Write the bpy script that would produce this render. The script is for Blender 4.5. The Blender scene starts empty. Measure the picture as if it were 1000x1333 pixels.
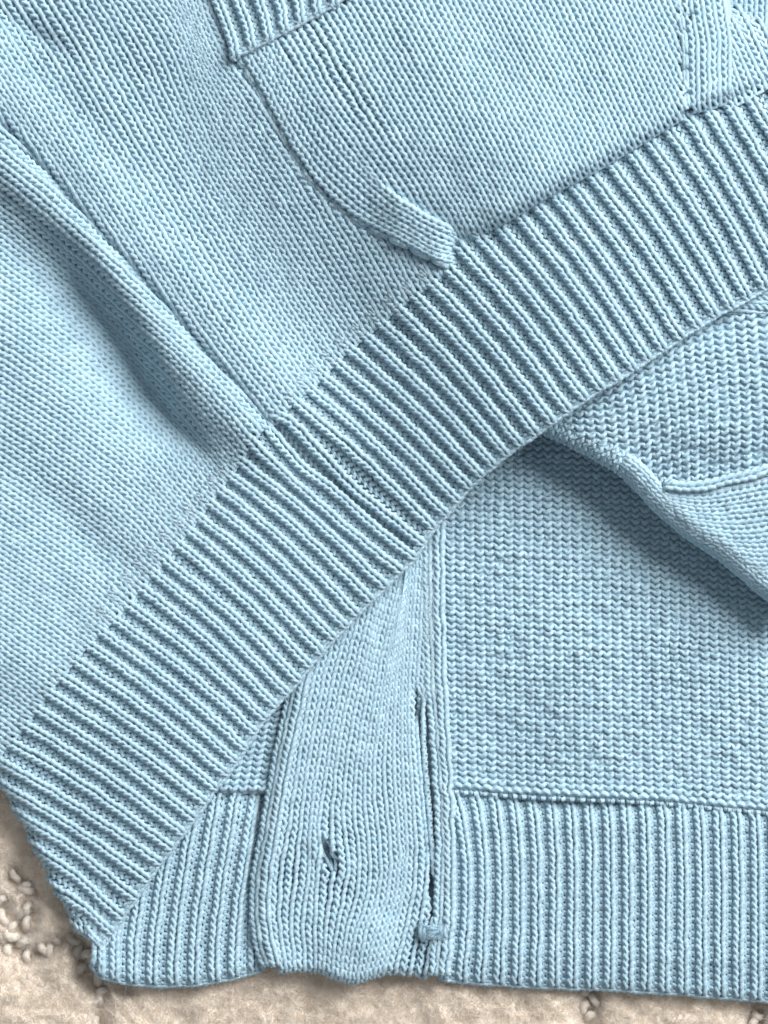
import bpy, math
import numpy as np

rng = np.random.default_rng(7)
scene = bpy.context.scene
S = 0.00025            # metres in one layout unit; the view is 1000 x 1333 units (25 x 33 cm)
HC = 2200.0            # camera height in layout units (55 cm)

# ------------------------------------------------------------------ camera
cam = bpy.data.cameras.new("camera")
cam_o = bpy.data.objects.new("camera", cam)
scene.collection.objects.link(cam_o)
cam_o.location = (0, 0, HC * S)
cam_o.rotation_euler = (0, 0, 0)
cam.sensor_fit = 'VERTICAL'
cam.sensor_height = 24.0
cam.lens = 24.0 * HC / 1333.0
cam.clip_start = 0.01
cam.clip_end = 50
cam.dof.use_dof = True
cam.dof.focus_distance = (HC - 80) * S
cam.dof.aperture_fstop = 6.5
scene.camera = cam_o

# ------------------------------------------------------------------ world and lamps (soft window light from the upper right)
world = bpy.data.worlds.new("World")
scene.world = world
world.use_nodes = True
bg = world.node_tree.nodes["Background"]
bg.inputs[0].default_value = (0.92, 0.96, 1.0, 1)
bg.inputs[1].default_value = 0.235


def area(name, loc, target, size, energy, col):
    l = bpy.data.lights.new(name, 'AREA')
    l.shape = 'RECTANGLE'
    l.size, l.size_y = size
    l.energy = energy
    l.color = col
    o = bpy.data.objects.new(name, l)
    scene.collection.objects.link(o)
    o.location = loc
    import mathutils
    d = mathutils.Vector(target) - mathutils.Vector(loc)
    o.rotation_euler = d.to_track_quat('-Z', 'Y').to_euler()
    return o


area("window_light", (1.15, 1.05, 1.15), (0, 0, 0), (1.15, 1.15), 64.0, (1.0, 0.985, 0.96))

scene.view_settings.view_transform = 'Standard'
scene.view_settings.look = 'None'
scene.view_settings.exposure = 0.0
scene.view_settings.gamma = 1.0
scene.cycles.max_bounces = 4
scene.cycles.diffuse_bounces = 3
scene.render.resolution_x = 768
scene.render.resolution_y = 1024


# ------------------------------------------------------------------ materials
def wool_material():
    m = bpy.data.materials.new("blue_wool_yarn")
    m.use_nodes = True
    nt = m.node_tree
    n, l = nt.nodes, nt.links
    b = n["Principled BSDF"]
    b.inputs["Roughness"].default_value = 1.0
    b.inputs["Specular IOR Level"].default_value = 0.08
    b.subsurface_method = 'BURLEY'
    b.inputs["Subsurface Weight"].default_value = 0.55
    b.inputs["Subsurface Radius"].default_value = (0.8, 1.0, 1.1)
    b.inputs["Subsurface Scale"].default_value = 0.0009
    b.inputs["Sheen Weight"].default_value = 0.25
    b.inputs["Sheen Roughness"].default_value = 0.5
    b.inputs["Sheen Tint"].default_value = (0.9, 0.97, 1, 1)
    tc = n.new("ShaderNodeTexCoord")
    n1 = n.new("ShaderNodeTexNoise")          # fibres: fine mottling along the yarn
    n1.inputs["Scale"].default_value = 1900
    n1.inputs["Detail"].default_value = 3
    n2 = n.new("ShaderNodeTexNoise")          # slow drift of the dye
    n2.inputs["Scale"].default_value = 45
    n2.inputs["Detail"].default_value = 2
    geo = n.new("ShaderNodeNewGeometry")
    l.new(tc.outputs["Object"], n1.inputs["Vector"])
    l.new(tc.outputs["Object"], n2.inputs["Vector"])
    add = n.new("ShaderNodeMath"); add.operation = 'MULTIPLY_ADD'
    l.new(n1.outputs["Fac"], add.inputs[0]); add.inputs[1].default_value = 0.9
    l.new(geo.outputs["Random Per Island"], add.inputs[2])
    add2 = n.new("ShaderNodeMath"); add2.operation = 'MULTIPLY_ADD'
    l.new(n2.outputs["Fac"], add2.inputs[0]); add2.inputs[1].default_value = 0.8
    l.new(add.outputs[0], add2.inputs[2])
    mr = n.new("ShaderNodeMapRange")
    mr.inputs["From Min"].default_value = 0.4
    mr.inputs["From Max"].default_value = 2.2
    l.new(add2.outputs[0], mr.inputs["Value"])
    cr = n.new("ShaderNodeMix"); cr.data_type = 'RGBA'
    cr.inputs["A"].default_value = (0.385, 0.550, 0.650, 1)
    cr.inputs["B"].default_value = (0.500, 0.675, 0.780, 1)
    l.new(mr.outputs["Result"], cr.inputs["Factor"])
    l.new(cr.outputs["Result"], b.inputs["Base Color"])
    bp = n.new("ShaderNodeBump")
    bp.inputs["Strength"].default_value = 0.5
    bp.inputs["Distance"].default_value = 0.0003
    l.new(n1.outputs["Fac"], bp.inputs["Height"])
    l.new(bp.outputs["Normal"], b.inputs["Normal"])
    return m


def carpet_material(name, c0, c1):
    m = bpy.data.materials.new(name)
    m.use_nodes = True
    nt = m.node_tree
    n, l = nt.nodes, nt.links
    b = n["Principled BSDF"]
    b.inputs["Roughness"].default_value = 0.95
    b.inputs["Specular IOR Level"].default_value = 0.1
    b.inputs["Sheen Weight"].default_value = 0.3
    b.subsurface_method = 'BURLEY'
    b.inputs["Subsurface Weight"].default_value = 0.45
    b.inputs["Subsurface Radius"].default_value = (1.2, 1.0, 0.8)
    b.inputs["Subsurface Scale"].default_value = 0.0016
    tc = n.new("ShaderNodeTexCoord")
    n1 = n.new("ShaderNodeTexNoise"); n1.inputs["Scale"].default_value = 320; n1.inputs["Detail"].default_value = 5
    l.new(tc.outputs["Object"], n1.inputs["Vector"])
    cr = n.new("ShaderNodeMix"); cr.data_type = 'RGBA'
    cr.inputs["A"].default_value = c0
    cr.inputs["B"].default_value = c1
    l.new(n1.outputs["Fac"], cr.inputs["Factor"])
    l.new(cr.outputs["Result"], b.inputs["Base Color"])
    n3 = n.new("ShaderNodeTexNoise"); n3.inputs["Scale"].default_value = 1500; n3.inputs["Detail"].default_value = 3
    l.new(tc.outputs["Object"], n3.inputs["Vector"])
    bp = n.new("ShaderNodeBump"); bp.inputs["Strength"].default_value = 0.6; bp.inputs["Distance"].default_value = 0.0005
    l.new(n3.outputs["Fac"], bp.inputs["Height"])
    l.new(bp.outputs["Normal"], b.inputs["Normal"])
    return m


WOOL = wool_material()
PILE = carpet_material("beige_pile", (0.86, 0.77, 0.67, 1), (0.95, 0.89, 0.82, 1))


# ------------------------------------------------------------------ helpers
def hermite(xk, Y, x):
    """cubic interpolation of Y (rows at xk) at x, linear beyond the ends"""
    xk = np.asarray(xk, float); Y = np.asarray(Y, float); x = np.asarray(x, float)
    if len(xk) == 2:
        M = np.repeat(((Y[1] - Y[0]) / (xk[1] - xk[0]))[None], 2, 0)
    else:
        M = np.gradient(Y, xk, axis=0)
    i = np.clip(np.searchsorted(xk, x) - 1, 0, len(xk) - 2)
    h = xk[i + 1] - xk[i]
    t = (x - xk[i]) / h
    sh = (-1,) + (1,) * (Y.ndim - 1)
    tc = np.clip(t, 0, 1).reshape(sh); hh = h.reshape(sh)
    out = ((1 + 2 * tc) * (1 - tc) ** 2) * Y[i] + tc * (1 - tc) ** 2 * hh * M[i] \
        + tc ** 2 * (3 - 2 * tc) * Y[i + 1] + tc ** 2 * (tc - 1) * hh * M[i + 1]
    lo = (np.minimum(t, 0) * h).reshape(sh); hi = (np.maximum(t - 1, 0) * h).reshape(sh)
    return out + lo * M[i] + hi * M[i + 1]


def tps(points):
    """thin-plate height field through (x, y, z) points"""
    P = np.array(points, float)
    xy = P[:, :2] / 300.0
    def K(r2):
        return np.where(r2 > 1e-12, r2 * np.log(np.maximum(r2, 1e-12)), 0) * 0.5
    n = len(P)
    A = np.zeros((n + 3, n + 3))
    A[:n, :n] = K(((xy[:, None] - xy[None]) ** 2).sum(-1)) + np.eye(n) * 0.003
    A[:n, n] = 1; A[:n, n + 1:] = xy
    A[n, :n] = 1; A[n + 1:, :n] = xy.T
    w = np.linalg.solve(A, np.concatenate([P[:, 2], [0, 0, 0]]))
    def f(x, y):
        sh = np.shape(x)
        q = np.stack([np.ravel(x), np.ravel(y)], -1) / 300.0
        out = np.zeros(len(q))
        for c in range(0, len(q), 20000):
            qq = q[c:c + 20000]
            out[c:c + 20000] = K(((qq[:, None] - xy[None]) ** 2).sum(-1)) @ w[:n] + w[n] + qq @ w[n + 1:]
        return out.reshape(sh)
    return f


def to_world(P):
    k = (HC - P[..., 2:3]) / HC
    return np.concatenate([(P[..., 0:1] - 500) * k, (666.5 - P[..., 1:2]) * k, P[..., 2:3]], -1) * S


def smooth(x, a, b):
    t = np.clip((x - a) / (b - a), 0, 1)
    return t * t * (3 - 2 * t)


class Geo:
    """collects vertices and quads of one mesh object"""
    def __init__(self):
        self.v = []; self.q = []; self.n = 0
    def add(self, V, Q):
        self.v.append(V); self.q.append(Q + self.n); self.n += len(V)
    def build(self, name, parent=None, mat=None, world_space=False):
        if self.n == 0:
            return None
        V = np.concatenate(self.v)
        if not world_space:
            V = to_world(V)
        Q = np.concatenate(self.q).astype(np.int32)
        me = bpy.data.meshes.new(name)
        me.vertices.add(len(V)); me.vertices.foreach_set("co", V.astype(np.float32).ravel())
        me.loops.add(Q.size); me.loops.foreach_set("vertex_index", Q.ravel())
        me.polygons.add(len(Q)); me.polygons.foreach_set("loop_start", np.arange(0, Q.size, 4, dtype=np.int32))
        me.polygons.foreach_set("use_smooth", np.ones(len(Q), bool))
        me.update(calc_edges=True)
        me.materials.append(mat or WOOL)
        o = bpy.data.objects.new(name, me)
        scene.collection.objects.link(o)
        o.parent = parent
        return o


def tubes(geo, C, R, Nn, sides=6, ply=0.0):
    """C [k,n,3] centre lines with one extra point at each end for the tangents, R [k,n-2], Nn [k,n,3] side normals"""
    T = C[:, 2:] - C[:, :-2]
    T /= np.linalg.norm(T, axis=-1, keepdims=True) + 1e-9
    N0 = Nn[:, 1:-1]
    B = np.cross(T, N0); B /= np.linalg.norm(B, axis=-1, keepdims=True) + 1e-9
    N1 = np.cross(B, T)
    k, n = R.shape
    th = np.arange(sides) / sides * 2 * np.pi + 0.3
    th = th[None, :] + (np.arange(n) * 0.55)[:, None] * (1 if ply else 0)
    lob = 1 + ply * np.where(np.arange(sides) % 2 == 0, 1.0, -1.0)
    ring = C[:, 1:-1, None] + (R[..., None] * lob)[..., None] * (np.cos(th)[None, :, :, None] * B[:, :, None] + np.sin(th)[None, :, :, None] * N1[:, :, None])
    V = ring.reshape(-1, 3)
    base = (np.arange(k)[:, None, None] * n + np.arange(n - 1)[None, :, None]) * sides
    j = np.arange(sides)[None, None]
    a = base + j; b = base + (j + 1) % sides
    Q = np.stack([a, b, b + sides, a + sides], -1).reshape(-1, 4)
    geo.add(V, Q)
    return ring, N1


def fuzz(geo, P, N, length, r=0.2, lift=0.8):
    """short loose fibres growing from points P with normals N"""
    k = len(P)
    if k == 0:
        return
    d = rng.normal(size=(k, 3)); d -= (d * N).sum(-1, keepdims=True) * N
    d /= np.linalg.norm(d, axis=-1, keepdims=True) + 1e-9
    L = (length * rng.uniform(0.45, 1.4, k))[:, None]
    e = rng.normal(size=(k, 3)); e /= np.linalg.norm(e, axis=-1, keepdims=True)
    up = rng.uniform(0.1, lift, k)[:, None]
    pts = []
    for s in (-0.25, 0.0, 0.5, 1.0, 1.3):
        ss = max(s, -0.05)
        pts.append(P + d * L * s * 0.9 + N * (up * L * (ss - 0.35 * ss * ss)) + e * (0.28 * L * s * s))
    C = np.stack(pts, 1)
    side = np.cross(d, e); side /= np.linalg.norm(side, axis=-1, keepdims=True) + 1e-9
    w = np.array([1.0, 0.9, 0.4]) * r
    A = C[:, 1:-1] - side[:, None] * w[None, :, None]; B = C[:, 1:-1] + side[:, None] * w[None, :, None]
    V = np.stack([A, B], 2).reshape(-1, 3)                  # [k, 3, 2]
    b = np.arange(k)[:, None] * 6 + np.arange(2)[None] * 2
    geo.add(V, np.stack([b, b + 1, b + 3, b + 2], -1).reshape(-1, 4))


WAVE = (0.23, -0.12, 0.35)


class Patch:
    """a cloth sheet from guide curves: u counts across the curves, s runs along them (layout units from the first point)"""
    def __init__(self, curves, us, s0, s1, zf=None, du=0.25, ds=2.5, scaled=None):
        self.u0, self.s0, self.du, self.ds = us[0], s0, du, ds
        self.sg = np.arange(s0, s1 + ds, ds)
        rows = []
        for c in curves:
            c = np.array([(p[0], p[1], p[2] if len(p) > 2 else 0.0) for p in c], float)
            t = np.concatenate([[0], np.cumsum(np.linalg.norm(np.diff(c, axis=0), axis=1))])
            D = hermite(t, c, np.linspace(0, t[-1], 240))
            a = np.concatenate([[0], np.cumsum(np.linalg.norm(np.diff(D, axis=0), axis=1))])
            if scaled:                       # every curve has the same number of courses
                a = a / a[-1] * scaled
            sel = np.concatenate([[True], np.diff(a) > 1e-6])
            a, D = a[sel], D[sel]
            out = np.stack([np.interp(self.sg, a, D[:, i]) for i in range(3)], -1)
            k = 12
            m0 = (D[k] - D[0]) / (a[k] - a[0]); m1 = (D[-1] - D[-1 - k]) / (a[-1] - a[-1 - k])
            lo = self.sg < 0; hi = self.sg > a[-1]
            out[lo] = D[0] + self.sg[lo, None] * m0
            out[hi] = D[-1] + (self.sg[hi, None] - a[-1]) * m1
            rows.append(out)
        rows = np.array(rows)
        self.ug = np.arange(us[0], us[-1] + du * 0.5, du)
        G = hermite(us, rows, self.ug)
        if zf is not None:
            G[..., 2] += zf(G[..., 0], G[..., 1])
        self.G = G
        self.normals()
        self.J = rng.normal(size=(160, 160, 4))
    def normals(self):
        G = self.G
        N = np.cross(np.gradient(G, axis=0), np.gradient(G, axis=1))
        N /= np.linalg.norm(N, axis=-1, keepdims=True) + 1e-9
        if N[..., 2].mean() < 0:
            N = -N
        self.N = N
    def look(self, A, u, s):
        fu = np.clip((u - self.u0) / self.du, 0, A.shape[0] - 1.001)
        fs = np.clip((s - self.s0) / self.ds, 0, A.shape[1] - 1.001)
        i, j = fu.astype(int), fs.astype(int)
        a, b = (fu - i)[..., None], (fs - j)[..., None]
        return (A[i, j] * (1 - a) + A[i + 1, j] * a) * (1 - b) + (A[i, j + 1] * (1 - a) + A[i + 1, j + 1] * a) * b
    def jit(self, u, s, cs, wu):
        fu = np.mod(u / wu + 40, 159); fs = np.mod(s / cs + 40, 159)
        i, j = fu.astype(int), fs.astype(int)
        a, b = (fu - i)[..., None], (fs - j)[..., None]
        A = self.J
        return (A[i, j] * (1 - a) + A[i + 1, j] * a) * (1 - b) + (A[i, j + 1] * (1 - a) + A[i + 1, j + 1] * a) * b
    def sheet(self, geo, sink, keep=None, step=(2, 3), ulim=None, slim=None):
        """the closed cloth body just under the yarn"""
        G = self.G + np.array([0, 0, 0]) - self.N * sink
        iu = np.arange(0, G.shape[0], step[0]); js = np.arange(0, G.shape[1], step[1])
        if ulim: iu = iu[(self.ug[iu] >= ulim[0]) & (self.ug[iu] <= ulim[1])]
        if slim: js = js[(self.sg[js] >= slim[0]) & (self.sg[js] <= slim[1])]
        V = G[np.ix_(iu, js)]
        n0, n1 = V.shape[:2]
        idx = np.arange(n0 * n1).reshape(n0, n1)
        Q = np.stack([idx[:-1, :-1], idx[1:, :-1], idx[1:, 1:], idx[:-1, 1:]], -1).reshape(-1, 4)
        Vf = V.reshape(-1, 3)
        c = Vf[Q].mean(1)
        ok = inview(c[:, 0], c[:, 1])
        if keep is not None:
            ok &= keep(c[:, 0], c[:, 1])
        Q = Q[ok]
        if len(Q) == 0: return
        used = np.unique(Q); mp = np.zeros(len(Vf), int); mp[used] = np.arange(len(used))
        geo.add(Vf[used], mp[Q])
    def yarn(self, geo, uc, sc, wu=1.0, cs=10.0, kind=1, r=3.0, d=2.1, h0=0.0, a=0.235, b=0.97, e=1.2, sgn=-1, curv=0.0,
             keep=None, jit=1.0, nf=7.0, flen=11.0, seg=10, fr=0.13, skew=0.105, relief=None, ply=0.09, wave=None):
        """knit loops centred at (uc, sc): kind +1 shows the V of the face, -1 the bumps of the back"""
        uc = np.asarray(uc, float).ravel(); sc = np.asarray(sc, float).ravel()
        p = self.look(self.G, uc, sc)
        ok = inview(p[:, 0], p[:, 1])
        if keep is not None:
            ok &= keep(p[:, 0], p[:, 1])
        uc, sc = uc[ok], sc[ok]
        if len(uc) == 0:
            return
        t = np.linspace(0, 1, seg + 1)
        t = np.concatenate([[-1e-3 - 1 / seg / 2], t, [1 + 1 / seg / 2 + 1e-3]])[None]
        x = t - 0.5 + a * np.sin(4 * np.pi * t)
        U = uc[:, None] + wu * (x + skew * 2 * np.cos(2 * np.pi * t) * np.sin(2 * np.pi * t) ** 2)
        W = sc[:, None] + sgn * cs * b * np.cos(2 * np.pi * t)
        if wave is not None:                  # the back of the cloth: each course is one wavy line of bumps
            amp, tilt, lift = wave
            x = t - 0.5 + 0.05 * np.sin(4 * np.pi * t)
            U = uc[:, None] + wu * x
            W = sc[:, None] - sgn * cs * (amp * np.cos(2 * np.pi * t) + tilt * np.sin(2 * np.pi * t))
        J = self.jit(U, W, cs, wu) * jit
        H = h0 - kind * d * np.cos(4 * np.pi * t) + e * np.cos(2 * np.pi * t) - curv * (2 * x) ** 2 + 0.35 * J[..., 2]
        if relief is not None:
            H = H + relief(sc, p[ok])[:, None]
        if wave is not None:
            H = h0 - lift * np.cos(2 * np.pi * t) + 0.5 * J[..., 2]
        P = self.look(self.G, U + wu * 0.045 * J[..., 0], W + cs * 0.06 * J[..., 1])
        N = self.look(self.N, U, W)
        N /= np.linalg.norm(N, axis=-1, keepdims=True)
        C = P + N * H[..., None]
        R = r * (1 + 0.07 * J[..., 3]) * (1.0 - 0.10 * np.cos(4 * np.pi * t) * kind)
        if wave is not None:
            R = r * (1 + 0.08 * J[..., 3]) * (1 - 0.14 * np.cos(2 * np.pi * t))
        ring, N1 = tubes(geo, C, R[:, 1:-1], N, 6, ply)
        if nf > 0:
            k = rng.poisson(nf * len(uc))
            si = rng.integers(0, len(uc), k); ti = rng.integers(1, seg, k)
            th = rng.uniform(-0.4, math.pi + 0.4, k)
            n1 = N1[si, ti]; T = C[si, ti + 2] - C[si, ti]
            T /= np.linalg.norm(T, axis=-1, keepdims=True) + 1e-9
            bb = np.cross(T, n1)
            nn = np.cos(th)[:, None] * bb + np.sin(th)[:, None] * n1
            fuzz(geo, C[si, ti + 1] + nn * (R[si, ti + 1] * 0.9)[:, None], nn, flen, fr)


def hem_edge(x):
    return np.interp(x, [p[0] for p in LB[::-1]] + [p[0] for p in RB], [p[1] for p in LB[::-1]] + [p[1] for p in RB])


def inview(x, y, m=28):
    return (x > -m) & (x < 1000 + m) & (y > -m) & (y < 1333 + m)


def grid(u0, u1, s0, s1, cs, wu=1.0):
    u = np.arange(u0, u1 + 1e-6, wu); s = np.arange(s0, s1 + 1e-6, cs)
    a, b = np.meshgrid(u, s, indexing='ij')
    return a, b


def chain(geo, path, width=14, cs=9.5, zf=None, sgn=1, off=0.0, n=60, **kw):
    """one column of V stitches along a path"""
    P = np.array([(p[0], p[1], p[2] if len(p) > 2 else 0.0) for p in path], float)
    t = np.concatenate([[0], np.cumsum(np.linalg.norm(np.diff(P, axis=0), axis=1))])
    D = hermite(t, P, np.linspace(0, t[-1], n))
    T = np.gradient(D[:, :2], axis=0); T /= np.linalg.norm(T, axis=1, keepdims=True)
    nv = np.stack([-T[:, 1], T[:, 0]], 1)
    cur = []
    for q, dz in ((-1.0, -3.0), (-0.5, 0), (0, 1.0), (0.5, 0), (1.0, -3.0)):
        c = D.copy(); c[:, :2] += nv * (q * width + off); c[:, 2] += dz
        cur.append(c[::4] if len(c) > 8 else c)
    p = Patch(cur, [-1.0, -0.5, 0, 0.5, 1.0], 0, t[-1], zf)
    u, s = grid(0, 0, cs * 0.6, t[-1] - cs * 0.4, cs)
    p.yarn(geo, u, s, cs=cs, sgn=sgn, **kw)
    return p


def strand(geo, pts, r, sides=7, n=None, fz=0):
    """a single length of yarn through points"""
    P = np.array(pts, float)
    t = np.concatenate([[0], np.cumsum(np.linalg.norm(np.diff(P, axis=0), axis=1))])
    m = n or max(6, int(t[-1] / 2))
    x = np.linspace(0, t[-1], m); dx = x[1] - x[0]
    C = hermite(t, P, np.concatenate([[-dx], x, [t[-1] + dx]]))[None]
    rr = np.full((1, m), float(r)); rr[0, 0] *= 0.55; rr[0, -1] *= 0.55
    up = np.array([0.13, 0.21, 1.0]); up /= np.linalg.norm(up)
    ring, N1 = tubes(geo, C, rr, np.broadcast_to(up, C.shape), sides)
    if fz:
        i = rng.integers(0, m, fz)
        fuzz(geo, C[0, i + 1] + N1[0, i] * r * 0.8, N1[0, i], 8, 0.2)


# ------------------------------------------------------------------ the garment
cardigan = bpy.data.objects.new("cardigan", None)
scene.collection.objects.link(cardigan)
cardigan["label"] = "light blue knitted wool cardigan with ribbed hem, folded on the carpet"
cardigan["category"] = "cardigan"

# heights of the upper layer of cloth
def seg_dist(c, x, y):
    d = np.full(np.shape(x), 1e9)
    for a, b in zip(c[:-1], c[1:]):
        t = np.clip(((x - a[0]) * (b[0] - a[0]) + (y - a[1]) * (b[1] - a[1])) / ((b - a) ** 2).sum(), 0, 1)
        d = np.minimum(d, np.hypot(x - a[0] - t * (b[0] - a[0]), y - a[1] - t * (b[1] - a[1])))
    return d


ZT0 = tps([
    (0, 160, 74), (150, 327, 76), (330, 530, 70), (-60, 60, 72),
    (330, 190, 80), (230, 240, 68), (300, 320, 64), (360, 400, 60), (430, 450, 60), (400, 290, 78), (470, 340, 82), (520, 370, 90), (420, 200, 96),
    (0, 330, 60), (60, 400, 56), (120, 480, 50), (180, 560, 48), (240, 610, 52),
    (0, 430, 64), (60, 520, 62), (0, 600, 60), (120, 640, 55), (0, 760, 60), (80, 800, 58), (160, 740, 55), (120, 700, 52), (40, 690, 56),
    (200, 770, 60), (100, 890, 60), (0, 970, 52), (-60, 900, 55),
    (165, 1160, 40), (270, 1020, 50), (370, 895, 54), (480, 770, 62), (560, 680, 74), (640, 610, 98), (720, 540, 122),
    (800, 492, 124), (900, 430, 114), (1000, 370, 100), (1100, 310, 90),
    (300, 800, 62), (200, 950, 58), (90, 1040, 46), (110, 1130, 34), (420, 660, 62), (400, 560, 62), (520, 560, 76),
    (560, 450, 92), (640, 450, 112), (750, 380, 128), (880, 280, 124), (980, 230, 114), (1080, 190, 106),
    (480, 430, 68), (620, 320, 112), (720, 245, 126), (820, 190, 124), (900, 140, 118),
    (500, 100, 110), (620, 180, 130), (700, 215, 134), (800, 100, 120), (900, 60, 112), (970, 60, 106), (650, 30, 108),
    (560, 250, 116), (740, 110, 118), (480, 20, 98), (1000, 60, 98), (900, -30, 96),
    (30, 40, 62), (-40, 0, 66), (120, 40, 76), (150, 100, 74), (220, 60, 84), (250, 20, 86), (330, -20, 90),
])

SEAM = np.array([(-60, 95), (0, 160), (29, 190), (86, 255), (151, 327), (216, 399), (274, 468), (306, 498), (345, 547), (430, 640)], float)
TROUGH = hermite(np.arange(9), np.array([(-70, 225), (0, 262), (45, 288), (86, 324), (122, 374), (158, 428), (190, 486), (225, 545), (268, 606)], float), np.linspace(0, 8, 50))


def ZT(x, y):
    """height of the upper layer: broad drape, the ridge along the side seam, the crease beside it and small dents"""
    z = ZT0(x, y)
    sd = (x - np.interp(y, SEAM[:, 1], SEAM[:, 0])) * 0.75
    near = smooth(y, 640, 540)
    z = z + near * (15 * np.exp(-((sd + 30) / 34.0) ** 2) - 7 * np.exp(-(sd / 6.0) ** 2) + 9 * np.exp(-((sd - 45) / 34.0) ** 2))
    td = seg_dist(TROUGH, x, y)
    right = x > np.interp(y, TROUGH[:, 1], TROUGH[:, 0])
    w = np.where(right, 19.0, 55.0)
    deep = 9 + 36 * smooth(y, 270, 400) * smooth(y, 620, 500)
    z = z - deep * np.exp(-(td / w) ** 2) * smooth(y, 640, 560)
    for cx, cy, a, sx, sy, ang in ((45, 45, -9, 60, 16, 0.55), (120, 110, 6, 90, 30, 0.9), (60, 470, 4, 120, 40, 0.9), (95, 680, -7, 120, 30, 0.75), (30, 860, 5, 90, 40, 0.7),
                                   (560, 60, 5, 90, 40, 1.0), (620, 110, -5, 120, 30, -0.5), (700, 60, 5, 60, 30, 1.0), (800, 140, -4, 90, 30, -0.5)):
        c, n = math.cos(ang), math.sin(ang)
        p = ((x - cx) * c + (y - cy) * n) / sx; q = (-(x - cx) * n + (y - cy) * c) / sy
        z = z + a * np.exp(-p * p - q * q)
    return z


def seam_d(x, y):                       # positive to the right of the side seam
    return (x - np.interp(y, SEAM[:, 1], SEAM[:, 0])) * 0.75


# ---- where each hem rib starts and ends
LT = [(343, 549), (325, 572), (310, 597), (297, 615), (283, 633), (270, 651), (256, 670), (243, 687), (228, 705), (211, 726),
      (198, 744), (180, 762), (163, 784), (145, 803), (128, 820), (111, 836), (93, 857), (76, 878), (58, 899), (44, 920), (28, 941),
      (10, 964), (-8, 987), (-30, 1008)]
LB = [(531, 719), (513, 737), (493, 756), (476, 774), (457, 792), (442, 808), (427, 823), (411, 842), (396, 859), (381, 878),
      (366, 895), (351, 911), (337, 928), (324, 946), (311, 967), (299, 984), (287, 1001), (273, 1019), (259, 1038), (244, 1059),
      (230, 1078), (215, 1098), (200, 1117), (184, 1139), (168, 1162), (151, 1187), (138, 1208), (126, 1227)]
RT = [(362, 541), (380, 519), (400, 503), (417, 487), (434, 468), (453, 451), (473, 434), (494, 416), (515, 397), (537, 380), (560, 364),
      (582, 346), (604, 326), (628, 311), (653, 297), (678, 283), (701, 268), (723, 254), (746, 241), (770, 227), (795, 212),
      (820, 197), (844, 181), (868, 164), (892, 148), (917, 136), (943, 128), (971, 118), (1000, 101), (1026, 86)]
RB = [(542, 701), (557, 679), (573, 662), (589, 644), (604, 626), (620, 611), (636, 597), (653, 583), (671, 570), (692, 556), (713, 541),
      (734, 526), (755, 511), (777, 497), (798, 485), (819, 472), (838, 459), (858, 446), (880, 431), (903, 416), (926, 402),
      (947, 391), (969, 379), (992, 365), (1012, 352), (1034, 340), (1056, 328), (1080, 316), (1103, 305), (1125, 293)]


def hem_curve(top, bot, bow=5.0, sag=0.0):
    """from the bottom edge up to the top; a rounded edge that turns under comes first"""
    top, bot = np.array(top, float), np.array(bot, float)
    d = (bot - top) / np.linalg.norm(bot - top); n = np.array([d[1], -d[0]])
    body = []
    for q in np.linspace(0, 1, 7):
        p = bot + (top - bot) * q + n * (bow * math.sin(math.pi * q) + sag * math.sin(2 * math.pi * q))
        body.append((p[0], p[1], 0.0))
    return d, body


hemc, hemu = [], []
SILK = [21, 22, 23, 24, 25, 26, 27]
SILP = np.array([(-40, 948), (-19, 979), (-4, 1016), (18, 1053), (41, 1097), (67, 1151), (98, 1207)], float)
for k in list(np.arange(27, 21.9, -0.25)) + list(range(21, -1, -1)):
    if k >= 22:                         # these ribs run over the folded side edge
        b = hermite(range(28), np.array(LB, float), np.array([k]))[0]
        s_ = hermite(SILK, SILP, np.array([k]))[0]
        m = b + (s_ - b) * 0.5 + np.array([1, -3])
        d = (b - s_) / np.linalg.norm(b - s_)
        body = [(b[0], b[1], 0), (m[0], m[1], 0), (s_[0] + d[0] * 26, s_[1] + d[1] * 26, -1), (s_[0] + d[0] * 9, s_[1] + d[1] * 9, -7),
                (s_[0] + d[0] * 1, s_[1] + d[1] * 1, -18), (s_[0] + d[0] * 10, s_[1] + d[1] * 10, -28),
                (s_[0] + d[0] * 60 + 20, s_[1] + d[1] * 60 - 5, -33)]
    else:
        d, body = hem_curve(LT[k], LB[k], 5.0 if k > 1 else -4.0)
        if k == 0:
            body = [(x, y, 0) for x, y in [(531, 719), (498, 694), (469, 668), (430, 635), (391, 605), (365, 577), (343, 549)]]
    hemc.append(body); hemu.append(-k)
for r_ in range(0, 30):
    d, body = hem_curve(RT[r_], RB[r_], 4.0)
    if r_ == 0:
        body = [(x, y, 0) for x, y in [(542, 701), (495, 663), (456, 632), (417, 590), (388, 558), (374, 546), (360, 540)]]
    hemc.append(body); hemu.append(r_ + 1)


class Hem(Patch):
    """adds a bound edge that rolls under below s = 0"""
    def roll(self, th=18.0):
        j0 = int(np.argmin(np.abs(self.sg)))
        G = self.G
        base = G[:, j0].copy()
        dirn = G[:, j0] - G[:, j0 + 4]; dirn[:, 2] = 0
        dirn /= np.linalg.norm(dirn, axis=1, keepdims=True)
        for j in range(j0):
            q = -self.sg[j]
            rr = th / 2
            if q < math.pi * rr:
                a = q / rr
                G[:, j] = base + dirn * (rr * math.sin(a)) + np.array([0, 0, 1.0]) * (rr * (math.cos(a) - 1))
            else:
                G[:, j] = base - dirn * (q - math.pi * rr) + np.array([0, 0, -th])
        self.normals()
        return self


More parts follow.
